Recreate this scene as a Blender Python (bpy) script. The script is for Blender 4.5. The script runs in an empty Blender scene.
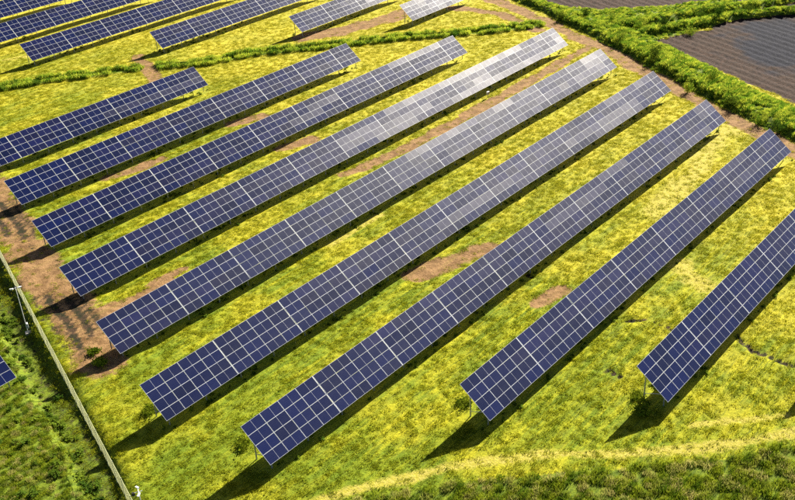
import bpy, bmesh, math, random
import numpy as np
from mathutils import Vector, Matrix

random.seed(7); rng = np.random.default_rng(7)
R = math.radians
scene = bpy.context.scene

# ---------------------------------------------------------------- camera
ROLL, PITCH, CAM_H, FOCAL = -0.05938842, 0.51769014, 58.197, 989.381
AZ, TILT, MODULE = 0.84210027, 0.66689381, 2.22522       # row direction, panel tilt, module pitch along a row
fwd = Vector((0, math.cos(PITCH), -math.sin(PITCH)))
rt0 = Vector((1, 0, 0)); up0 = Vector((0, math.sin(PITCH), math.cos(PITCH)))
rt = rt0*math.cos(ROLL) + up0*math.sin(ROLL); up = -rt0*math.sin(ROLL) + up0*math.cos(ROLL)
cd = bpy.data.cameras.new('camera'); cam = bpy.data.objects.new('camera', cd)
scene.collection.objects.link(cam); scene.camera = cam
M = Matrix((rt, up, -fwd)).transposed().to_4x4(); M.translation = Vector((0, 0, CAM_H)); cam.matrix_world = M
cd.sensor_fit = 'HORIZONTAL'; cd.sensor_width = 36; cd.lens = FOCAL/795*36; cd.clip_start = 0.5; cd.clip_end = 6000

# ---------------------------------------------------------------- light
SUN_EL, SUN_AZ = R(28), R(55.5)                              # azimuth counted from +X towards +Y
w = bpy.data.worlds.new('World'); scene.world = w; w.use_nodes = True
nt = w.node_tree; bg = nt.nodes['Background']
sky = nt.nodes.new('ShaderNodeTexSky'); sky.sky_type = 'NISHITA'; sky.sun_disc = False
sky.sun_elevation = SUN_EL; sky.sun_rotation = math.pi/2 - SUN_AZ; sky.dust_density = 1.0; sky.air_density = 0.3
nt.links.new(sky.outputs[0], bg.inputs[0]); bg.inputs[1].default_value = 0.05
sd = Vector((math.cos(SUN_EL)*math.cos(SUN_AZ), math.cos(SUN_EL)*math.sin(SUN_AZ), math.sin(SUN_EL)))
sl = bpy.data.lights.new('sun', 'SUN'); sl.energy = 5.0; sl.angle = R(0.53); sl.color = (1, 0.92, 0.77)
so = bpy.data.objects.new('sun', sl); scene.collection.objects.link(so); so.rotation_euler = sd.to_track_quat('Z', 'Y').to_euler()
scene.view_settings.view_transform = 'Standard'; scene.view_settings.look = 'None'
scene.view_settings.gamma = 1; scene.view_settings.use_curve_mapping = False
scene.view_settings.exposure = 1.85
scene.render.engine = 'CYCLES'; scene.cycles.max_bounces = 8; scene.cycles.volume_bounces = 1
scene.cycles.volume_max_steps = 64; scene.cycles.use_denoising = False

# ---------------------------------------------------------------- helpers
T = np.array([math.cos(AZ), math.sin(AZ)]); N = np.array([-math.sin(AZ), math.cos(AZ)])
def link(o, parent=None):
    scene.collection.objects.link(o)
    if parent: o.parent = parent
    return o
def tag(o, label=None, cat=None, group=None, kind=None):
    for k, v in (('label', label), ('category', cat), ('group', group), ('kind', kind)):
        if v: o[k] = v
    return o
def mesh(name, verts, faces, mats=(), idx=None, smooth=False):
    me = bpy.data.meshes.new(name); me.from_pydata([tuple(v) for v in verts], [], faces)
    for m in mats: me.materials.append(m)
    if idx is not None: me.polygons.foreach_set('material_index', idx)
    if smooth: me.polygons.foreach_set('use_smooth', [True]*len(me.polygons))
    me.update(); return me
class MB:                                                   # collects boxes and bars into one mesh
    def __init__(s): s.v = []; s.f = []; s.m = []
    def box(s, c, d, m=0, rx=0):
        b = len(s.v); cx, cy, cz = c; q = Matrix.Rotation(rx, 3, 'X')
        for i in range(8):
            p = q @ Vector(((i & 1)-.5, ((i >> 1) & 1)-.5, ((i >> 2) & 1)-.5)).__mul__(1) if False else q @ Vector((((i & 1)-.5)*d[0], (((i >> 1) & 1)-.5)*d[1], (((i >> 2) & 1)-.5)*d[2]))
            s.v.append((p.x+cx, p.y+cy, p.z+cz))
        for f in ((0,2,3,1),(4,5,7,6),(0,1,5,4),(2,6,7,3),(0,4,6,2),(1,3,7,5)):
            s.f.append(tuple(b+k for k in f)); s.m.append(m)
    def bar(s, a, b, r, n=6, m=0, r2=None):
        a = Vector(a); b = Vector(b); d = (b-a).normalized(); r2 = r if r2 is None else r2
        u = d.orthogonal().normalized(); w_ = d.cross(u); o = len(s.v)
        for (p, rr) in ((a, r), (b, r2)):
            for k in range(n):
                t = 2*math.pi*k/n; s.v.append(tuple(p + (u*math.cos(t)+w_*math.sin(t))*rr))
        for k in range(n):
            s.f.append((o+k, o+(k+1) % n, o+n+(k+1) % n, o+n+k)); s.m.append(m)
        s.f.append(tuple(o+k for k in reversed(range(n)))); s.m.append(m)
        s.f.append(tuple(o+n+k for k in range(n))); s.m.append(m)
    def mesh(s, name, *mats): return mesh(name, s.v, s.f, mats, s.m)
    def build(s, name, mats, parent=None):
        return link(bpy.data.objects.new(name, s.mesh(name, *mats)), parent)

# ---------------------------------------------------------------- smooth value noise on arrays
def vnoise(x, y, scale, seed):
    r = np.random.default_rng(seed); G = r.random((256, 256))
    u = x/scale; v = y/scale; i = np.floor(u).astype(int); j = np.floor(v).astype(int)
    a = u-i; b = v-j; a = a*a*(3-2*a); b = b*b*(3-2*b)
    g = lambda p, q: G[p % 256, q % 256]
    return (g(i, j)*(1-a)+g(i+1, j)*a)*(1-b)+(g(i, j+1)*(1-a)+g(i+1, j+1)*a)*b
def fbm(x, y, scale, seed, n=4):
    t = 0; k = 1; s = 0
    for o in range(n): t = t+k*vnoise(x, y, scale/2**o, seed+o); s += k; k *= .55
    return t/s
def seg_dist(x, y, pts):
    d = np.full(x.shape, 1e9); side = np.zeros(x.shape)
    for (x0, y0), (x1, y1) in zip(pts[:-1], pts[1:]):
        dx, dy = x1-x0, y1-y0; L2 = dx*dx+dy*dy
        t = np.clip(((x-x0)*dx+(y-y0)*dy)/L2, 0, 1)
        e = np.hypot(x-x0-t*dx, y-y0-t*dy); s = (dx*(y-y0)-dy*(x-x0))/math.sqrt(L2)
        side = np.where(e < d, s, side); d = np.minimum(d, e)
    return d, side                                          # side > 0: left of the polyline's direction
def inside(x, y, poly):
    c = np.zeros(x.shape, bool); n = len(poly)
    for i in range(n):
        x0, y0 = poly[i]; x1, y1 = poly[(i+1) % n]
        if y0 == y1: continue
        m = ((y0 > y) != (y1 > y)) & (x < (x1-x0)*(y-y0)/(y1-y0)+x0); c ^= m
    return c
def poly_sd(x, y, poly):
    d, _ = seg_dist(x, y, poly+[poly[0]]); return np.where(inside(x, y, poly), d, -d)
def ss(a, b, v): t = np.clip((v-a)/(b-a), 0, 1); return t*t*(3-2*t)

# surveyed ground features, metres
F = {
 'dirt': [
  ([(-61.9,134.3),(-55.7,123.6),(-49.2,113.2),(-43.5,103.9),(-38.5,95.3),(-33.8,88.0),(-30.9,83.0)], 3.0),
  ([(-33.1,90.6),(-29.6,94.1),(-26.4,97.1)], 1.5),
  ([(-40.0,126.8),(-36.0,129.6),(-33.4,132.7)], 1.0),
  ([(-24.5,144.2),(-20.1,146.8)], 1.2),
  ([(-16.3,133.4),(-11.5,136.0)], 1.2),
  ([(-6.6,123.5),(1.2,130.5),(9.0,138.2),(17.8,148.9),(29.9,163.2),(40.3,175.2)], 1.3),
  ([(2.2,96.0),(6.6,98.5),(11.1,100.7)], 1.7),
  ([(14.4,88.2),(17.6,90.9)], 1.0),
  ([(-46.5,180.9),(-43.0,172.5),(-39.8,165.7)], 1.4),
  ([(-16.3,186.1),(-7.7,189.5),(0.2,194.6),(5.5,200.5)], 2.6),
  ([(15.0,217.2),(21.6,207.6),(26.7,197.5),(31.1,187.0),(36.4,174.7),(40.2,167.2),(42.3,157.4),(46.1,147.3),(48.4,139.2),(52.6,129.3),(55.2,121.3),(58.6,113.3)], 1.8),
  ([(-43.7,91.7),(-39.6,85.0),(-36.9,79.1),(-35.9,75.9)], 2.2),
  ([(-32.0,65.3),(-28.9,63.5)], 1.6),
  ([(14.7,200.1),(23.2,194.0),(29.3,182.2)], 1.6),
  ([(-25.3,114.6),(-20.5,118.6)], 0.6),
  ([(-28.4,96.9),(-25.0,100.3)], 0.7),
  ([(40.2,171.1),(43.6,156.2)], 1.2),
 ],
 'straw': [
  ([(-10.0,59.6),(-6.0,61.4),(-0.9,62.7),(4.2,63.9),(11.2,64.7),(17.9,64.3),(24.8,64.3),(33.8,65.6)], 0.8),
  ([(52.2,134.6),(44.7,125.9),(38.6,115.4),(31.9,107.2)], 2.2),  # part straw, part lens flare painted on as pale ground
  ([(31.4,94.2),(32.7,89.8)], 1.6),
  ([(-8.1,103.8),(-1.9,110.8)], 0.6),
  ([(24.8,67.4),(33.8,67.9)], 0.5),
  ([(-72.3,183.3),(-62.9,187.5)], 1.0),
  ([(-16.8,84.8),(-10.9,89.8)], 0.5),
 ],
 'ditch': [
  ([(-71.2,166.0),(-68.2,167.5),(-60.1,170.2),(-51.5,171.9),(-46.3,173.6)], 1.3),
  ([(-40.6,174.2),(-33.0,174.5),(-25.1,178.2),(-15.9,179.4),(-7.5,180.7),(2.9,182.4),(10.5,182.8),(18.1,183.2),(28.9,185.5)], 1.3),
 ],
 'belt': [
  ([(22.1,222.4),(26.5,207.3),(31.6,196.5),(36.1,186.0),(39.8,177.7),(44.2,165.4),(48.0,154.0),(51.3,143.4),(54.4,134.7),(57.6,127.5),(60.8,118.5)], 0),
  ([(40.5,181.3),(50.4,183.1),(61.0,186.9),(71.3,188.8),(85.2,194.4)], 1.8),
  ([(41.7,173.7),(48.7,176.5),(56.7,178.7),(66.5,183.1),(79.2,183.8)], 1.4),
 ],
 'crack': [
  ([(20.5,84.9),(22.9,84.1),(25.6,83.8),(27.6,81.4)], 0.25),
  ([(18.2,77.4),(19.3,76.3),(20.5,74.8)], 0.2),
  ([(33.1,80.5),(33.8,77.8),(36.9,74.9)], 0.22),
  ([(13.1,95.9),(14.8,93.9)], 0.3),
 ],
 'leftditch': [
  ([(-53.7,110.6),(-44.5,95.5),(-39.8,87.1),(-35.7,80.1),(-31.4,73.3),(-27.8,66.8),(-24.8,61.1)], 1.4),
 ],
 'bottom': [
  ([(-13.1,57.9),(-8.4,60.5),(-1.0,61.8),(7.5,62.6),(16.0,63.1),(24.5,63.5),(33.4,64.5),(39.0,65.4)], 0),
 ],
 'plough1': [
  ([(45.7,171.8),(57.8,176.0),(66.9,178.5),(77.8,180.1),(92.5,183.7),(64.7,121.2),(61.6,137.9),(57.1,149.1),(52.9,159.6)], 0),
 ],
 'plough2': [
  ([(29.2,209.1),(32.9,198.4),(42.9,192.7),(54.7,192.3),(68.0,196.7),(77.7,201.4),(59.9,229.9),(31.8,227.3)], 0),
 ],
 'wet': [
  ([(63.6,179.2),(78.0,180.7),(92.5,183.7),(72.4,138.6),(65.9,151.3),(62.6,155.8),(59.8,162.5)], 0),
 ],
 'fence': [
  ([(-47.2,103.6),(-33.7,79.1),(-23.3,61.3)], 0),
 ],
 'weeds': [
  ([(5.2,72.0),(21.2,71.5),(21.2,69.5),(-14.8,68.1),(-31.7,83.5),(-30.4,81.6),(-24.1,73.7)], 0),
 ],
 'shrubs': [
  ([(38.8,186.8),(43.2,183.3),(47.7,179.8),(51.3,177.9),(55.6,174.6),(62.9,181.8),(69.5,184.4),(60.1,183.7),(42.0,171.3),(45.7,160.9),(47.1,146.3),(51.8,149.1),(52.0,138.6),(53.3,132.2),(55.0,128.9),(34.1,187.7)], 0),
 ],
 'misc': [
  ([(16.0,150.1),(33.1,71.9),(-6.6,154.3)], 0),
 ],
}

F = {k: [([(a*1.006, b*1.006) for a, b in pts], r) for pts, r in v] for k, v in F.items()}
def cover(x, y):
    """what grows or lies where, all 0..1"""
    wob = (fbm(x, y, 3.0, 11)-.5)*2
    dirt = np.zeros(x.shape); straw = np.zeros(x.shape); tall = np.zeros(x.shape); crack = np.zeros(x.shape)
    for pts, r in F['dirt']:
        d, _ = seg_dist(x, y, pts); dirt = np.maximum(dirt, 1-ss(r*.45, r*1.35, d+wob*r*.7))
    for pts, r in F['straw']:
        d, _ = seg_dist(x, y, pts); straw = np.maximum(straw, 1-ss(r*.1, r*1.6, d+wob*r*.7))
    d, s = seg_dist(x, y, F['belt'][0][0]); wd = 1.4+2.2*ss(205, 170, y)
    c = d*np.sign(s)
    belt = 1-ss(0, .9, np.abs(c-wd*.55)-wd-wob*.5)
    bank = ss(-wd*.55, -wd*.1, c)*(1-ss(wd*1.0, wd*2.0, c))
    for pts, r in F['belt'][1:]:
        d, s = seg_dist(x, y, pts); belt = np.maximum(belt, 1-ss(r*.8, r*1.25, d+wob*r*.4))
        bank = np.maximum(bank, 1-ss(r*.3, r*1.3, d))
    tri = [(36.0, 188.0), (53, 181.5), (70, 185), (62, 180.5), (47, 172), (49, 160), (41, 172)]
    meet = [(31, 200), (43, 194.6), (55, 193.4), (70, 197), (73, 186), (41, 172), (37, 184)]
    for pl_ in (tri, meet): belt = np.maximum(belt, ss(-.6, .4, poly_sd(x, y, pl_)+wob*.6))
    dd = np.zeros(x.shape); dit = np.zeros(x.shape)
    for pts, r in F['ditch']:
        d, s = seg_dist(x, y, pts)
        dit = np.maximum(dit, 1-ss(r*.9, r*1.4, d+wob*.3)); dd = np.maximum(dd, 1-ss(.25, 1.1, d))
    for pts, r in F['crack']:
        d, _ = seg_dist(x, y, pts); crack = np.maximum(crack, 1-ss(r*.3, r*1.6, d+wob*.35))
    rut = np.zeros(x.shape); rd_, rs_ = seg_dist(x, y, F['dirt'][0][0])
    for off, k_ in ((-2.4, .6), (-1.0, .95), (.6, .95), (1.9, .7)):
        rut = np.maximum(rut, k_*(1-ss(.2, .8, np.abs(rs_-off+wob*.4)))*(1-ss(3, 4, rd_))*ss(.3, .6, fbm(x, y, 9, 63)))
    ld, ls = seg_dist(x, y, F['leftditch'][0][0])
    lefts = ss(-.5, 2.5, -ls*0+ (-(x-np.interp(-y, [-300, -110.6, -95.5, -87.1, -80.1, -73.3, -66.8, -61.1, 0], [-150, -53.7, -44.5, -39.8, -35.7, -31.4, -27.8, -24.8, 8]))))
    leftd = 1-ss(1.0, 2.2, ld+wob*.5)
    yb = np.interp(x, [-40, -13.1, -8.4, -1, 7.5, 16, 24.5, 33.4, 39, 80], [52, 57.9, 60.5, 61.8, 62.6, 63.1, 63.5, 64.5, 65.4, 70])
    bot = ss(0, .5, yb-y+wob*.35)
    pl = np.zeros(x.shape)
    for k in ('plough1', 'plough2'): pl = np.maximum(pl, ss(-.5, .6, poly_sd(x, y, F[k][0][0])+wob*.8))
    far = ss(0, 3, (x-60)*.93+(y-150)*.36-9)*ss(1,0,belt)     # the ploughed land goes on outside the picture
    pl = np.maximum(pl, far*(1-ss(.3,.8,belt)))
    wet = ss(-6, 7, poly_sd(x, y, F['wet'][0][0])+wob*6)  # darker, bluer part of the ploughed field
    pl = pl*(1-belt)
    return dict(dirt=dirt*(1-belt*.9), straw=straw, belt=belt, bank=bank, ditch=dit, dig=dd, crack=crack, leftd=leftd,
                rut=rut, left=lefts, bottom=bot, plough=pl, wet=wet)
def height(x, y, c=None):
    c = c or cover(x, y)
    h = (fbm(x, y, 14, 3)-.5)*.35+(fbm(x, y, 1.6, 5)-.5)*.10
    h = h+c['bank']*.75+c['ditch']*.25-c['dig']*.9*c['ditch']-c['crack']*.28-c['leftd']*.8-c['dirt']*.05
    fur = np.sin((x*.905+y*.425)*2*math.pi/1.8+1.2*fbm(x, y, 14, 41))*.10
    h = h+c['plough']*(fur-.15+(fbm(x, y, 1.2, 9)-.5)*.12)
    ld = ss(2, 6, (x+35)*-.49*-1) if False else 0
    road, _ = seg_dist(x, y, F['dirt'][0][0]); h = h+.35*(1-ss(2.5, 6, road))
    for off in (-2.3, -.8, .8, 2.0):                                   # wheel ruts on the dirt road
        rd, rs = seg_dist(x, y, F['dirt'][0][0]); h = h-.06*(1-ss(.15, .6, np.abs(rs-off)))*(1-ss(3, 4, rd))
    fade = ss(400, 200, np.hypot(x, y-130)); return h*fade

# ---------------------------------------------------------------- materials
def mat(name):
    m = bpy.data.materials.new(name); m.use_nodes = True
    return m, m.node_tree, m.node_tree.nodes['Principled BSDF']
def plain(name, col, rough=.6, metal=0, var=.12, scale=6):
    m, t, b = mat(name); n = t.nodes.new('ShaderNodeTexNoise'); n.inputs['Scale'].default_value = scale; n.inputs['Detail'].default_value = 5
    g = t.nodes.new('ShaderNodeTexCoord'); t.links.new(g.outputs['Object'], n.inputs['Vector'])
    x = t.nodes.new('ShaderNodeMix'); x.data_type = 'RGBA'
    x.inputs[6].default_value = (*[c*(1-var) for c in col], 1); x.inputs[7].default_value = (*[min(1, c*(1+var)) for c in col], 1)
    t.links.new(n.outputs[0], x.inputs[0]); t.links.new(x.outputs[2], b.inputs['Base Color'])
    b.inputs['Roughness'].default_value = rough; b.inputs['Metallic'].default_value = metal
    return m
class NG:                                                   # tiny node-building shorthand
    def __init__(s, t): s.t = t
    def new(s, k, **kw):
        n = s.t.nodes.new(k)
        for a, v in kw.items(): setattr(n, a, v)
        return n
    def noise(s, vec, scale, detail=4, rough=.6, col=False):
        n = s.new('ShaderNodeTexNoise'); n.inputs['Scale'].default_value = scale; n.inputs['Detail'].default_value = detail
        n.inputs['Roughness'].default_value = rough; s.t.links.new(vec, n.inputs['Vector']); return n.outputs[1 if col else 0]
    def ramp(s, v, a, b, c0=0, c1=1):
        n = s.new('ShaderNodeMapRange', interpolation_type='SMOOTHSTEP')
        s.t.links.new(v, n.inputs[0]); n.inputs[1].default_value = a; n.inputs[2].default_value = b
        n.inputs[3].default_value = c0; n.inputs[4].default_value = c1; return n.outputs[0]
    def mix(s, f, a, b, mode='MIX'):
        n = s.new('ShaderNodeMix', data_type='RGBA', blend_type=mode)
        for i, v in ((0, f), (6, a), (7, b)):
            if isinstance(v, (float, int)): n.inputs[i].default_value = v
            elif isinstance(v, tuple): n.inputs[i].default_value = (*v, 1)
            else: s.t.links.new(v, n.inputs[i])
        return n.outputs[2]
    def math(s, op, a, b=0.0):
        n = s.new('ShaderNodeMath', operation=op)
        for i, v in ((0, a), (1, b)):
            if isinstance(v, (float, int)): n.inputs[i].default_value = v
            else: s.t.links.new(v, n.inputs[i])
        return n.outputs[0]
def turf(g):
    """colour of the meadow by place: shared by the soil sheet and by the blades"""
    t = g.t; geo = g.new('ShaderNodeNewGeometry').outputs['Position']
    mp = g.new('ShaderNodeMapping'); mp.inputs['Rotation'].default_value = (0, 0, -AZ); t.links.new(geo, mp.inputs[0])
    st = g.new('ShaderNodeMapping'); st.inputs['Scale'].default_value = (.12, 1.3, 1); t.links.new(mp.outputs[0], st.inputs[0])
    s2 = g.new('ShaderNodeMapping'); s2.inputs['Scale'].default_value = (.5, 3.2, 1); t.links.new(mp.outputs[0], s2.inputs[0])
    thin = g.noise(s2.outputs[0], 1.0, 4, .6)
    big = g.noise(geo, .09, 4, .6); mid = g.noise(s2.outputs[0], .6, 5, .65); streak = g.noise(st.outputs[0], 1.0, 5, .65); fine = g.noise(geo, 2.6, 5, .75)
    a = g.mix(g.ramp(mid, .30, .66), YEL, OLI)
    a = g.mix(g.ramp(streak, .42, .60, 0, .9), a, GRN)
    a = g.mix(g.ramp(g.noise(st.outputs[0], 2.7, 4, .6), .50, .68, 0, .75), a, DRK)
    a = g.mix(g.ramp(big, .45, .62, 0, .45), a, GOL)
    sx = g.new('ShaderNodeSeparateXYZ'); t.links.new(geo, sx.inputs[0])
    sunward = g.math('ADD', g.math('MULTIPLY', sx.outputs[1], .008), g.math('ADD', g.math('MULTIPLY', sx.outputs[0], .006), big))  # turf turns gold toward the sun: its glow is put into the colour
    a = g.mix(g.ramp(sunward, 1.15, 1.9, 0, .55), a, (.52, .43, .045))
    a = g.mix(g.ramp(sunward, 1.2, .8, 0, .65), a, GRN)
    a = g.mix(g.ramp(thin, .52, .70, 0, .6), a, DRK)
    a = g.mix(g.ramp(fine, .58, .76, 0, .35), a, DRK)
    a = g.mix(g.ramp(fine, .42, .28, 0, .25), a, PAL)
    return a, geo, mid, streak, fine
YEL = (.38, .375, .013); OLI = (.22, .25, .011); GRN = (.125, .185, .011); GOL = (.46, .40, .020); DRK = (.075, .105, .010); PAL = (.48, .40, .07)
def ground_material():
    m, t, b = mat('field_ground'); g = NG(t)
    a, geo, mid, streak, fine = turf(g)
    cov = g.new('ShaderNodeVertexColor', layer_name='ground_cover'); soil = g.new('ShaderNodeVertexColor', layer_name='soil_kind')
    sc = g.new('ShaderNodeSeparateColor'); t.links.new(cov.outputs[0], sc.inputs[0])
    sk = g.new('ShaderNodeSeparateColor'); t.links.new(soil.outputs[0], sk.inputs[0])
    edge = g.noise(geo, 1.4, 8, .85)
    def cut(v, lo=.25, hi=.6):                              # break a mask's edge up with noise
        return g.ramp(g.math('ADD', v, g.math('MULTIPLY', g.math('SUBTRACT', edge, .5), 2.0)), lo, hi)
    dn = g.noise(geo, .8, 6, .7); dn2 = g.noise(geo, 4, 5, .7)
    dirt = g.mix(g.ramp(dn, .35, .65), (.14, .078, .032), (.29, .175, .080))
    dirt = g.mix(g.ramp(dn2, .5, .75, 0, .7), dirt, (.15, .085, .05))
    dirt = g.mix(g.ramp(streak, .5, .7, 0, .35), dirt, (.20, .17, .03))
    straw = g.mix(g.ramp(fine, .4, .6), (.42, .36, .08), (.34, .31, .035))
    lush = g.mix(g.ramp(mid, .4, .6), (.08, .12, .012), (.15, .20, .015))
    dark_soil = g.mix(g.ramp(dn, .4, .6), (.020, .022, .010), (.055, .034, .020))  # darker soil along cracks, wheel ruts and the left ditch
    pn = g.noise(geo, 1.7, 6, .7)
    plo = g.mix(g.ramp(pn, .35, .65), (.018, .010, .007), (.060, .034, .024))
    fm = g.new('ShaderNodeMapping'); fm.inputs['Rotation'].default_value = (0, 0, R(-25.2)); t.links.new(geo, fm.inputs[0])
    fs_ = g.new('ShaderNodeMapping'); fs_.inputs['Scale'].default_value = (.9, .04, 1); t.links.new(fm.outputs[0], fs_.inputs[0])
    plo = g.mix(g.ramp(g.noise(fs_.outputs[0], 1.0, 3, .5), .38, .68, 0, .6), plo, (.030, .018, .013))
    plo = g.mix(g.ramp(sk.outputs[1], .2, .8), plo, g.mix(g.ramp(pn, .35, .65), (.005, .007, .015), (.012, .014, .027)))
    a = g.mix(cut(sc.outputs[2], .3, .95), a, straw)
    a = g.mix(cut(sc.outputs[0]), a, dirt)
    a = g.mix(cut(sc.outputs[1]), a, lush)
    a = g.mix(cut(sk.outputs[2]), a, dark_soil)
    a = g.mix(cut(sk.outputs[0], .3, .5), a, plo)
    t.links.new(a, b.inputs['Base Color']); b.inputs['Roughness'].default_value = .95; b.inputs['Specular IOR Level'].default_value = .1
    bp = g.new('ShaderNodeBump'); bp.inputs['Strength'].default_value = .8; bp.inputs['Distance'].default_value = .22
    hn = g.noise(geo, 3.2, 7, .75); t.links.new(hn, bp.inputs['Height']); t.links.new(bp.outputs[0], b.inputs['Normal'])
    return m
def blade_material(name, mode):
    m, t, b = mat(name); g = NG(t)
    a, geo, mid, streak, fine = turf(g)
    oi = g.new('ShaderNodeObjectInfo').outputs['Random']
    if mode == 'meadow':
        a = g.mix(.42, a, g.mix(g.ramp(oi, .1, .9), (.38, .37, .020), (.22, .265, .013)))
    elif mode == 'lush':
        a = g.mix(g.ramp(mid, .38, .62), (.16, .29, .022), (.54, .58, .06)); a = g.mix(g.ramp(oi, .55, 1), a, (.05, .12, .012))
    elif mode == 'dark':
        a = g.mix(g.ramp(mid, .4, .6), (.09, .15, .010), (.26, .31, .02)); a = g.mix(g.ramp(oi, .6, 1), a, (.42, .38, .12))
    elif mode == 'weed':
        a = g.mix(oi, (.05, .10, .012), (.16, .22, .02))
    t.nodes.remove(b); out = t.nodes['Material Output']
    d = g.new('ShaderNodeBsdfDiffuse'); tr = g.new('ShaderNodeBsdfTranslucent'); x = g.new('ShaderNodeMixShader'); x.inputs[0].default_value = .35
    t.links.new(a, d.inputs[0]); t.links.new(a, tr.inputs[0]); t.links.new(d.outputs[0], x.inputs[1]); t.links.new(tr.outputs[0], x.inputs[2])
    t.links.new(x.outputs[0], out.inputs[0]); return m
def glass_material(name, c0, c1, rough, ior=1.5, spec=.34):
    m, t, b = mat(name); g = NG(t)
    oc = g.new('ShaderNodeTexCoord').outputs['Object']; oi = g.new('ShaderNodeObjectInfo').outputs['Random']
    br = g.new('ShaderNodeTexBrick', offset=0.0, squash=1.0); t.links.new(oc, br.inputs['Vector'])
    br.inputs['Scale'].default_value = 1; br.inputs['Brick Width'].default_value = .0895; br.inputs['Row Height'].default_value = .1655
    br.inputs['Mortar Size'].default_value = .0035; br.inputs['Mortar Smooth'].default_value = .1; br.inputs['Bias'].default_value = 0
    base = g.mix(oi, c0, c1); lighter = g.mix(.10, base, (.25, .3, .42))
    t.links.new(base, br.inputs['Color1']); t.links.new(base, br.inputs['Color2']); t.links.new(lighter, br.inputs['Mortar'])
    dust = g.noise(oc, 1.3, 6, .7); a = g.mix(g.ramp(dust, .55, .85, 0, .035), br.outputs[0], (.30, .27, .22))
    t.links.new(a, b.inputs['Base Color'])
    rr = g.math('ADD', rough-.04, g.math('MULTIPLY', dust, .08)); t.links.new(rr, b.inputs['Roughness'])
    b.inputs['IOR'].default_value = ior; b.inputs['Specular IOR Level'].default_value = spec
    return m
M_GROUND = ground_material()
M_FRAME = plain('anodised_aluminium', (.54, .57, .63), .45, 0, .05)
M_STEEL = plain('galvanised_steel', (.42, .43, .44), .5, .6, .15)
def glass_set(k, rough):
    return [glass_material('module_glass_blue_'+k, (.0008, .0042, .034), (.0014, .0068, .060), rough),
            glass_material('module_glass_violet_'+k, (.0014, .0036, .034), (.0026, .0060, .060), rough+.02),
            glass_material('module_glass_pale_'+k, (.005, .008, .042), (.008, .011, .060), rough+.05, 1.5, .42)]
GLASS_SETS = {'clear': glass_set('clear', .21), 'textured': glass_set('textured', .25), 'frosted': glass_set('frosted', .285)}
M_WIRE = plain('fence_wire', (.36, .38, .17), .6, 0, .1)
M_POST = plain('fence_post', (.40, .42, .30), .6, .0, .1)
M_WHITE = plain('white_paint', (.62, .63, .62), .45, 0, .04)
M_BLACK = plain('black_plastic', (.02, .02, .022), .4, 0, .1)
M_CONC = plain('concrete', (.38, .36, .33), .9, 0, .2)
M_BARK = plain('bark', (.10, .075, .05), .9, 0, .3)
M_MEADOW = blade_material('meadow_blades', 'meadow'); M_LUSH = blade_material('bank_blades', 'lush')
M_DARK = blade_material('rough_blades', 'dark'); M_WEED = blade_material('weed_leaves', 'weed')

# ---------------------------------------------------------------- ground sheet
def axis(lo, hi, st, far):
    a = list(np.arange(lo, hi+1e-6, st)); d = st
    while a[-1] < far: d *= 1.35; a.append(a[-1]+d)
    d = st
    while a[0] > -far: d *= 1.35; a.insert(0, a[0]-d)
    return np.array(a)
gx = axis(-100, 100, .5, 1400); gy = axis(48, 245, .5, 1500)
X, Y = np.meshgrid(gx, gy); x = X.ravel(); y = Y.ravel(); C = cover(x, y); Z = height(x, y, C)
nx, ny = len(gx), len(gy)
co = np.stack([x, y, Z], 1).astype(np.float32)
i = np.arange(ny-1)[:, None]*nx+np.arange(nx-1)[None, :]; i = i.ravel()
quads = np.stack([i, i+1, i+1+nx, i+nx], 1).astype(np.int32)
me = bpy.data.meshes.new('field_ground'); me.vertices.add(len(co)); me.vertices.foreach_set('co', co.ravel())
me.loops.add(quads.size); me.loops.foreach_set('vertex_index', quads.ravel())
me.polygons.add(len(quads)); me.polygons.foreach_set('loop_start', np.arange(0, quads.size, 4, dtype=np.int32))
me.polygons.foreach_set('use_smooth', np.ones(len(quads), bool)); me.update(calc_edges=True)
one = np.ones(len(x))
lushm = np.clip(np.maximum.reduce([C['belt'], C['ditch']*.9, C['bottom']*.8, C['left']*(.75+.3*(fbm(x, y, 7, 31)-.5)), C['leftd']]), 0, 1)
ca = me.color_attributes.new('ground_cover', 'FLOAT_COLOR', 'POINT'); ca.data.foreach_set('color', np.stack([C['dirt'], lushm, C['straw'], one], 1).astype(np.float32).ravel())
cb = me.color_attributes.new('soil_kind', 'FLOAT_COLOR', 'POINT'); cb.data.foreach_set('color', np.stack([C['plough'], C['wet'], np.maximum.reduce([C['crack'], C['rut']*.8, C['leftd']*.35]), one], 1).astype(np.float32).ravel())
me.materials.append(M_GROUND)
tag(link(bpy.data.objects.new('ground', me)), kind='structure')
def ground_z(px, py): return float(height(np.array([px], float), np.array([py], float))[0])

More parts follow.
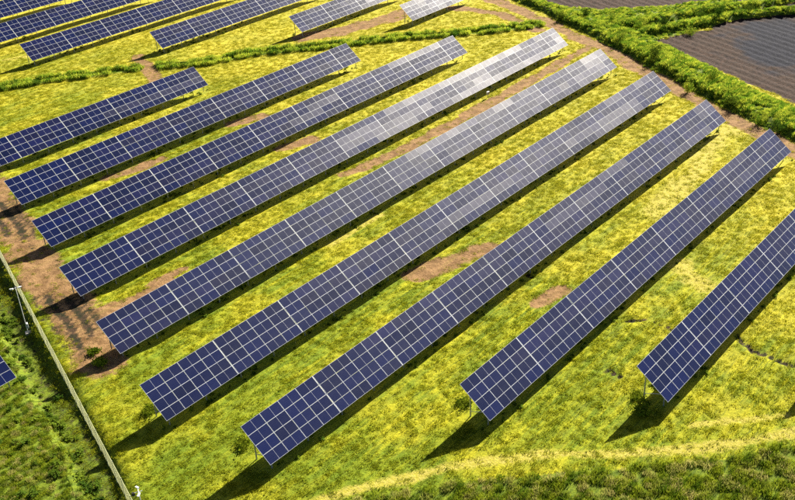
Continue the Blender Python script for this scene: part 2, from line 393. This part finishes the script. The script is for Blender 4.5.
# ---------------------------------------------------------------- solar rows
ZL, SLOPE = 1.15, 4.2
def panel_mesh(name, glass):
    L, Wd, h, r = MODULE-.016, 1.038, .036, .016
    v = []; f = []; m = []
    def quad(a, b, c, d, k): n = len(v); v.extend((a, b, c, d)); f.append((n, n+1, n+2, n+3)); m.append(k)
    X0, Y0 = L/2, Wd/2; o = [(-X0, -Y0), (X0, -Y0), (X0, Y0), (-X0, Y0)]; q = [(-X0+r, -Y0+r), (X0-r, -Y0+r), (X0-r, Y0-r), (-X0+r, Y0-r)]
    for k in range(4):
        a, b = o[k], o[(k+1) % 4]; c, d = q[(k+1) % 4], q[k]
        quad((*a, h), (*b, h), (*c, h), (*d, h), 0); quad((*a, 0), (*b, 0), (*b, h), (*a, h), 0); quad((*d, h), (*c, h), (*c, h-.006), (*d, h-.006), 0)
    c = .007                                                # strip between the two half-modules
    for s in (-1, 1):
        xs = sorted((s*c, s*(X0-r))); quad((xs[0], -Y0+r, h-.006), (xs[1], -Y0+r, h-.006), (xs[1], Y0-r, h-.006), (xs[0], Y0-r, h-.006), 1)
    quad((-c, -Y0+r, h-.006), (c, -Y0+r, h-.006), (c, Y0-r, h-.006), (-c, Y0-r, h-.006), 0)
    quad((-X0, -Y0, .002), (-X0, Y0, .002), (X0, Y0, .002), (X0, -Y0, .002), 2)
    return mesh(name, v, f, (M_FRAME, glass, M_WHITE), m)
PANELS = {k: [panel_mesh('solar_panel', g_) for g_ in v] for k, v in GLASS_SETS.items()}
zh = SLOPE*math.sin(TILT); yh = SLOPE*math.cos(TILT)
def on_slope(u, d=0):                                       # (y, z) at u metres up the slope, d below the glass
    return (u*math.cos(TILT)+d*math.sin(TILT), ZL+u*math.sin(TILT)-d*math.cos(TILT))
mb = MB(); mb.box((0, 0, 0), (.09, 4.0, .10)); RAFTER = mb.mesh('rafter', M_STEEL)
mb = MB(); mb.box((0, 0, 0), (.045, 4.2, .02)); JOINT = mb.mesh('joint_strip', M_FRAME)
def bar_mesh(name, a, b, wd, m_): q = MB(); q.bar(a, b, wd, 4); return q.mesh(name, m_)
y1, z1 = on_slope(.75, .14); y2, z2 = on_slope(3.25, .14)
FRONT = bar_mesh('support_post', (0, y1, -1.0), (0, y1, z1), .07, M_STEEL); REAR = bar_mesh('support_post', (0, y2, -1.0), (0, y2, z2), .07, M_STEEL)
BRACE = bar_mesh('brace', (0, y1+.05, z1-.2), (0, y2-.05, .55), .035, M_STEEL)
def solar_row(s, a, cols, label, pale=.12, length=None):
    L = (length/cols) if length else MODULE; k = L/MODULE
    root = link(bpy.data.objects.new('solar_array_row', None)); root.empty_display_size = .5
    o = T*a+N*s; root.location = (o[0], o[1], 0); root.rotation_euler = (0, 0, AZ)
    tag(root, label, 'solar panels', 'parallel rows of ground mounted solar panels')
    jt = 0
    r = random.Random(int(s*100)); run = [0]*4; kind = [0]*4; tt = 0
    for c in range(cols):
        if c % 4 == 0: tt = r.gauss(0, R(.35))
        for j in range(4):
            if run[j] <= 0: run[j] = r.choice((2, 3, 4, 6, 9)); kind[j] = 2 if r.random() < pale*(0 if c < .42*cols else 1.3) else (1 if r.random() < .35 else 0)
            run[j] -= 1
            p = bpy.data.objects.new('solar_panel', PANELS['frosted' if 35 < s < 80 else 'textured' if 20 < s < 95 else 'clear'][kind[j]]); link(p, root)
            yy, zz = on_slope((j+.5)*SLOPE/4, .036)
            gap = .03*((c % 4)-1.5)/1.5 if True else 0
            p.location = ((c+.5)*L-gap, yy, zz); p.rotation_euler = (TILT+tt+r.gauss(0, R(.45)), r.gauss(0, R(.3)), 0); p.scale = (.985*k, 1, 1)
        if c % 4 == 0 and c:
            q = bpy.data.objects.new('joint_strip', JOINT); link(q, root); yy, zz = on_slope(SLOPE/2, .02); q.location = (c*L, yy, zz); q.rotation_euler = (TILT, 0, 0)
    for u in (.5, 1.55, 2.65, 3.7):
        q = MB(); q.box((cols*L/2, 0, 0), (cols*L-.1, .06, .05), 0); yy, zz = on_slope(u, .066)
        pu = q.build('purlin', (M_STEEL,), root); pu.location = (0, yy, zz); pu.rotation_euler = (TILT, 0, 0)
    n = max(2, round(cols*L/4.45)+1)
    for kx in range(n):
        xx = .7+(cols*L-1.4)*kx/(n-1)
        for me_ in (RAFTER, FRONT, REAR, BRACE):
            q = bpy.data.objects.new(me_.name.split('.')[0], me_); link(q, root); q.location = (xx, 0, 0)
            if me_ is RAFTER: yy, zz = on_slope(2.1, .15); q.location = (xx, yy, zz); q.rotation_euler = (TILT, 0, 0)
    return root
ROWS = [
 (28.93, 67.54, 24, 0, .05, 'rightmost panel row in view, running out through the right edge'),
 (40.22, 55.97, 31, 69.59, .12, 'second panel row from the right, its top end just under the grassy bank'),
 (51.80, 40.14, 41, 90.76, .26, 'panel row reaching lowest into the field, nearest the straw coloured track'),
 (63.79, 38.52, 45, 99.21, .22, 'panel row directly left of the one that reaches lowest in the field'),
 (76.15, 42.41, 45, 100.48, .20, 'panel row whose lower end stands at the foot of the bare dirt road'),
 (89.06, 46.50, 46, 102.13, .30, 'longest row of panels, its upper end glaring white beside the dirt path'),
 (101.90, 51.05, 38, 84.85, .08, 'panel row whose upper end stops just below the right part of the weedy ditch'),
 (115.44, 55.32, 30, 67.31, .06, 'row of panels whose upper right end overlaps the middle of the weedy ditch'),
 (129.51, 55.07, 20, 44.50, .04, 'shorter panel row cut by the left edge, ending at the brown ditch gap'),
 (168.41, 89.97, 24, 0, .04, 'panel row beyond the ditch with its lower end nearest the top left'),
 (152.60, 107.92, 20, 0, .05, 'row of panels beyond the ditch starting just above the brown gap'),
 (136.48, 129.01, 14, 0, .06, 'row of panels beyond the ditch with its end by the wide brown patch'),
 (122.51, 145.72, 9, 0, .05, 'shortest visible row of panels, at the top edge furthest to the right beyond the ditch'),
 (184.60, 79.0, 24, 0, .04, 'row of panels crossing the top left corner, second from the corner'),
 (200.60, 90.0, 15, 0, .04, 'row of panels right in the top left corner'),
 (81.30, 25.0, 4, 0, 0, 'dark end of a row of panels peeking in at the left edge beyond the fence'),
 (17.98, 79.47, 12, 0, .05, 'row of panels beyond the right edge with only its shadow showing'),
]
for s, a, cols, ln, pale, label in ROWS: solar_row(s, a, cols, label, pale, ln or None)

# ---------------------------------------------------------------- fence along the dirt road
fp = F['fence'][0][0]; f0 = np.array(fp[0]); f2 = np.array(fp[2]); fd = (f2-f0)/np.linalg.norm(f2-f0)
fence = link(bpy.data.objects.new('wire_fence', None)); fs = f0-fd*30; fence.location = (fs[0], fs[1], 0); fence.rotation_euler = (0, 0, math.atan2(fd[1], fd[0]))
tag(fence, 'long pale chain link fence running between the dirt road and the dark ditch', 'fence')
BAY, FH = 2.5, 2.0; q = MB(); stp = .16; kk = int(BAY/stp)
for n_ in range(-int(FH/stp)-1, kk+1):
    for sg in (1, -1):
        x0 = n_*stp; xa, za, xb, zb = x0, 0, x0+FH, FH
        if xa < 0: za += -xa; xa = 0
        if xb > BAY: zb -= xb-BAY; xb = BAY
        if xb-xa < .05: continue
        if sg < 0: za, zb = FH-za, FH-zb
        q.bar((xa, 0, za), (xb, 0, zb), .003, 3)
WIREM = q.mesh('wire_mesh', M_WIRE)
q = MB(); q.bar((0, 0, -.3), (0, 0, 2.12), .035, 8); FPOST = q.mesh('fence_post', M_POST)
q = MB(); q.bar((0, 0, FH), (BAY, 0, FH), .025, 6); FRAIL = q.mesh('top_rail', M_WIRE)
for k in range(36):
    px_ = fs+fd*k*BAY; z0 = ground_z(*px_)
    for me_ in ((FPOST, WIREM, FRAIL) if k < 35 else (FPOST,)):
        o = bpy.data.objects.new(me_.name, me_); link(o, fence); o.location = (k*BAY, 0, 0.05)

# ---------------------------------------------------------------- camera poles
def camera_pole(x_, y_, label, rot):
    root = link(bpy.data.objects.new('camera_pole', None)); z0 = ground_z(x_, y_); root.location = (x_, y_, z0); root.rotation_euler = (0, 0, rot)
    tag(root, label, 'camera pole', 'camera poles along the fence')
    q = MB(); q.bar((0, 0, 0), (0, 0, 5.1-z0), .045, 10, 0, .035); q.build('pole', (M_WHITE,), root)
    q = MB(); q.box((0, 0, .05), (.6, .6, .25)); q.build('footing', (M_CONC,), root)
    q = MB(); q.box((.14, 0, 1.0), (.14, .4, .55)); q.build('control_box', (M_WHITE,), root)
    q = MB(); q.bar((-.38, 0, 5.05-z0), (.38, 0, 5.05-z0), .025, 6); q.bar((0, -.3, 4.95-z0), (0, .3, 4.95-z0), .03, 6); q.build('cross_arm', (M_WHITE,), root)
    for (cx, cy, rz) in ((-.4, 0, 2.6), (.4, .0, .5)):
        q = MB(); q.box((0, 0, 0), (.34, .12, .12)); q.box((.03, 0, .07), (.4, .15, .02)); h_ = q.build('camera_housing', (M_WHITE,), root); h_.location = (cx, cy, 5.02-z0); h_.rotation_euler = (0, .2, rz)
        q = MB(); q.bar((.17, 0, 0), (.19, 0, 0), .045, 10); q.build('lens', (M_BLACK,), h_)
    q = MB(); q.bar((0, .42, 4.78-z0), (0, .42, 5.0-z0), .16, 10, 0, .10); q.build('floodlight', (M_BLACK,), root)
camera_pole(-40.54, 90.05, 'slim white pole with two cameras standing in the ditch left of the fence', .4)
camera_pole(-21.19, 58.05, 'white camera pole on the grass whose head shows at the bottom edge beside the fence', 1.9)
# white junction box on a short stake under the long row
jb = link(bpy.data.objects.new('junction_box', None)); jb.location = (16.0, 150.1, ground_z(16, 150.1)); jb.rotation_euler = (0, 0, AZ)
tag(jb, 'small white junction box on a stake at the shaded edge of the longest row', 'junction box')
q = MB(); q.bar((0, 0, -.2), (0, 0, .7), .04, 6); q.build('stake', (M_STEEL,), jb)
q = MB(); q.box((0, 0, .75), (.55, .25, .45)); q.build('box_body', (M_WHITE,), jb)
q = MB(); q.box((0, -.137, .75), (.48, .02, .38)); q.build('door', (M_CONC,), jb)

# ---------------------------------------------------------------- vegetation
def tuft(name, seed, n, rad, h0, h1, wd, m_, bend=.5, leafy=0):
    r = random.Random(seed); v = []; f = []
    for k in range(n):
        d = rad*math.sqrt(r.random()); t = r.uniform(0, 6.283); bx, by = d*math.cos(t), d*math.sin(t)
        h = r.uniform(h0, h1)*(1-.35*d/rad); a = r.uniform(0, 6.283); b = h*bend*r.uniform(.3, 1.3); ww = wd*r.uniform(.6, 1.4); e = a+1.57+r.uniform(-.6, .6)
        i0 = len(v); dx, dy = math.cos(a), math.sin(a); sx, sy = math.cos(e)*ww, math.sin(e)*ww
        v += [(bx-sx*.6, by-sy*.6, -.05), (bx+sx*.6, by+sy*.6, -.05), (bx+dx*b*.4+sx, by+dy*b*.4+sy, h*.6), (bx+dx*b*.4-sx, by+dy*b*.4-sy, h*.6), (bx+dx*b, by+dy*b, h)]
        f += [(i0, i0+1, i0+2, i0+3), (i0+3, i0+2, i0+4)]
        for l in range(leafy):                              # broad leaves along the stalk
            z = h*r.uniform(.25, 1); la = r.uniform(0, 6.283); ll = r.uniform(.10, .26); lw = ll*.4; c, s = math.cos(la), math.sin(la)
            qx, qy = bx+dx*b*z/h, by+dy*b*z/h; i0 = len(v); dz = r.uniform(-.06, .10)
            v += [(qx, qy, z), (qx+c*ll*.5-s*lw, qy+s*ll*.5+c*lw, z+dz*.7), (qx+c*ll, qy+s*ll, z+dz), (qx+c*ll*.5+s*lw, qy+s*ll*.5-c*lw, z+dz*.7)]
            f.append((i0, i0+1, i0+2, i0+3))
    return mesh(name, v, f, (m_,))
def proto_collection(name, meshes):
    c = bpy.data.collections.new(name)
    for k, m_ in enumerate(meshes): c.objects.link(bpy.data.objects.new(name, m_))
    return c
def scatter(name, label, pts, scl, protos, kind='stuff', cat=None, sz=None):
    n = len(pts); me = bpy.data.meshes.new(name); me.vertices.add(n); me.vertices.foreach_set('co', pts.astype(np.float32).ravel())
    for nm, arr, ty in (('size', np.stack([scl, scl, scl if sz is None else sz], 1), 'FLOAT_VECTOR'), ('turn', np.stack([rng.normal(0, .08, n), rng.normal(0, .08, n), rng.random(n)*6.283], 1), 'FLOAT_VECTOR')):
        at = me.attributes.new(nm, ty, 'POINT'); at.data.foreach_set('vector', arr.astype(np.float32).ravel())
    at = me.attributes.new('pick', 'INT', 'POINT'); at.data.foreach_set('value', rng.integers(0, len(protos.objects), n).astype(np.int32))
    o = link(bpy.data.objects.new(name, me)); tag(o, label, cat, None, kind)
    g = bpy.data.node_groups.new(name, 'GeometryNodeTree'); g.interface.new_socket('Geometry', in_out='INPUT', socket_type='NodeSocketGeometry'); g.interface.new_socket('Geometry', in_out='OUTPUT', socket_type='NodeSocketGeometry')
    gi = g.nodes.new('NodeGroupInput'); go = g.nodes.new('NodeGroupOutput'); ip = g.nodes.new('GeometryNodeInstanceOnPoints'); ci = g.nodes.new('GeometryNodeCollectionInfo')
    ci.inputs[0].default_value = protos; ci.inputs['Separate Children'].default_value = True; ip.inputs['Pick Instance'].default_value = True
    def att(nm, ty): a = g.nodes.new('GeometryNodeInputNamedAttribute'); a.data_type = ty; a.inputs[0].default_value = nm; return a.outputs[0]
    g.links.new(gi.outputs[0], ip.inputs['Points']); g.links.new(ci.outputs[0], ip.inputs['Instance'])
    g.links.new(att('pick', 'INT'), ip.inputs['Instance Index']); g.links.new(att('turn', 'FLOAT_VECTOR'), ip.inputs['Rotation']); g.links.new(att('size', 'FLOAT_VECTOR'), ip.inputs['Scale'])
    g.links.new(ip.outputs[0], go.inputs[0]); md = o.modifiers.new('scatter', 'NODES'); md.node_group = g
    return o
def sample(n, x0, x1, y0, y1):                              # points inside the wedge of ground that could be seen
    px = rng.uniform(x0, x1, n); py = rng.uniform(y0, y1, n)
    k = np.abs(px) < 14+py*.44+4; return px[k], py[k]
def under_row(px, py):
    s = px*N[0]+py*N[1]; a = px*T[0]+py*T[1]; m = np.zeros(px.shape, bool)
    for rs, ra, rc, ln, _, _ in ROWS: m |= (s > rs-.3) & (s < rs+3.4) & (a > ra-.2) & (a < ra+(ln or rc*MODULE)+.2)
    return m
P_MEADOW = proto_collection('meadow_tuft', [tuft('meadow_tuft', k, 42, .48, .06, .19, .022, M_MEADOW) for k in range(5)])
P_LUSH = proto_collection('bank_tuft', [tuft('bank_tuft', 20+k, 95, .55, .22, .62, .024, M_LUSH, .5, 0) for k in range(5)])
P_DARK = proto_collection('rough_tuft', [tuft('rough_tuft', 40+k, 100, .50, .2, .5, .018, M_DARK, .45, 0) for k in range(5)])
P_WEED = proto_collection('weed_tuft', [tuft('weed_tuft', 60+k, 16, .40, .2, .6, .02, M_WEED, .5, 6) for k in range(4)])
px, py = sample(230000, -92, 92, 50, 232); c = cover(px, py)
dens = (1-ss(.3,.8,c['dirt']+(fbm(px, py, 1.3, 88)-.5)*.9)*.95)*(1-c['belt'])*(1-c['ditch'])*(1-c['bottom'])*(1-c['plough'])*(1-.6*c['straw'])*(.6+.4*ss(.35, .6, fbm(px, py, 2.2, 77)))*(1-c['crack'])*np.clip(1.5-(py-60)/170, .5, 1)
k = (rng.random(len(px)) < dens) & ~under_row(px, py); px, py = px[k], py[k]
scatter('meadow_grass', 'short yellow green meadow grass between the rows', np.stack([px, py, height(px, py)], 1), rng.uniform(.45, 1.0, len(px)), P_MEADOW)
px, py = sample(60000, -92, 92, 120, 225); c = cover(px, py)
k = rng.random(len(px)) < c['belt']*.95; a_, b_ = px[k], py[k]; c1 = cover(a_, b_)
sz = (.35+1.3*fbm(a_, b_, 2.5, 91)**1.3)*(.75+.5*c1['bank'])
scatter('bank_grass', 'tall lush green grass on the bank by the ploughed field', np.stack([a_, b_, height(a_, b_, c1)], 1), sz, P_LUSH)
k = rng.random(len(px)) < c['ditch']*(1-.75*c['dig']); a_, b_ = px[k], py[k]
scatter('ditch_grass', 'two ridges of tall green grass lining the narrow ditch', np.stack([a_, b_, height(a_, b_)], 1), rng.uniform(.9, 1.6, len(a_)), P_LUSH)
px, py = sample(42000, -65, 60, 48, 130); c = cover(px, py)
k = rng.random(len(px)) < c['bottom']*.9; a_, b_ = px[k], py[k]
scatter('rough_grass', 'strip of rough tall grass with pale stalks along the bottom edge', np.stack([a_, b_, height(a_, b_)], 1), rng.uniform(.6, 1.25, len(a_)), P_DARK)
k = rng.random(len(px)) < c['left']*(.6+.4*ss(.4, .6, fbm(px, py, 4, 55))); a_, b_ = px[k], py[k]
k2 = rng.random(len(a_)) < cover(a_, b_)['leftd']*.95+.05
scatter('ditch_weeds', 'dark leafy weeds filling the ditch left of the fence', np.stack([a_[k2], b_[k2], height(a_[k2], b_[k2])], 1), rng.uniform(.6, 1.2, k2.sum()), P_WEED)
scatter('verge_grass', 'green grass and low herbs left of the fence', np.stack([a_[~k2], b_[~k2], height(a_[~k2], b_[~k2])], 1), rng.uniform(.4, .8, (~k2).sum()), P_DARK)
# weeds left standing in the shade under the rows
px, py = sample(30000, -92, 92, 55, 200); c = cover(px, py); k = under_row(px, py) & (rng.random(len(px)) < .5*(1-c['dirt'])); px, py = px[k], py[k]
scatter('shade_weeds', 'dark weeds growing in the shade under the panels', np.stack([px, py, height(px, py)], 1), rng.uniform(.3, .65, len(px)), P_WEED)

def shrub(x_, y_, r_, h_, label, seed, group, cat, m_, name):
    r = random.Random(seed); root = link(bpy.data.objects.new(name, None)); root.location = (x_, y_, ground_z(x_, y_)); tag(root, label, cat, group)
    q = MB(); tips = []
    for k in range(7):
        a = r.uniform(0, 6.283); e = r.uniform(.4, 1.0); tip = (math.cos(a)*r_*.75*e, math.sin(a)*r_*.75*e, h_*r.uniform(.55, .9)); mid_ = (tip[0]*.35, tip[1]*.35, tip[2]*.5)
        q.bar((0, 0, -.1), mid_, .04, 5, 0, .03); q.bar(mid_, tip, .03, 5, 0, .012); tips.append(tip); tips.append(mid_)
    q.build('stem', (M_BARK,), root)
    v = []; f = []
    for k in range(650):
        t = r.choice(tips); g_ = lambda s_: r.gauss(0, s_)
        p = Vector((t[0]+g_(r_*.26), t[1]+g_(r_*.26), max(.05, t[2]+g_(h_*.17)))); u = Vector((g_(1), g_(1), g_(.6))).normalized(); w_ = u.orthogonal().normalized(); l = r.uniform(.07, .17)
        i0 = len(v); v += [tuple(p-u*l), tuple(p+w_*l*.5), tuple(p+u*l), tuple(p-w_*l*.5)]; f.append((i0, i0+1, i0+2, i0+3))
    link(bpy.data.objects.new('foliage', mesh('foliage', v, f, (m_,))), root)
SH = F['shrubs'][0][0]
where = ['bushy shrub where the two grass banks part, nearest the path corner', 'bushy shrub in the upper bank just right of the parting', 'bushy shrub in the middle of the upper bank below the small brown field',
 'dark bush between the two banks above the tip of the brown field', 'bush at the left tip of the large brown field', 'bush on the upper bank toward the right edge', 'rightmost bush on the upper bank near the top edge',
 'bush on the upper bank halfway along the brown field', 'low bush above the path between two row ends', 'low bush on the bank above the third row end from the right', 'bush at the shaded foot of the bank above the second row end from the right',
 'bush on the bank crest beside the brown field', 'bush at the foot of the bank past the second row end', 'bush on the bank just above the rightmost row end', 'round bush low on the bank nearest the right edge', 'bush at the far upper end of the long bank']
for k, ((a_, b_), l_) in enumerate(zip(SH, where)): shrub(a_, b_, 1.0+.5*((k*7) % 5)/5, 1.3+.6*((k*3) % 4)/4, l_, 100+k, 'shrubs along the grassy bank', 'shrub', M_LUSH if k % 3 else M_WEED, 'bank_shrub')
WD = F['weeds'][0][0]
wl = ['dark weed clump at the lower end of the second row from the right', 'dark weed clump behind the lower end of the rightmost row', 'straggly weed clump in front of the end of the rightmost row', 'dark weed clump beside the end of the lowest reaching row',
 'dark weed clump on the dirt at the foot of the road', 'smaller weed clump in the shadow where the dirt road ends', 'weed clump under the row end near the fence']
for k, ((a_, b_), l_) in enumerate(zip(WD, wl)): shrub(a_, b_, .85, .45, l_, 200+k, 'weed clumps at the row ends', 'weeds', M_DARK, 'weed_clump')
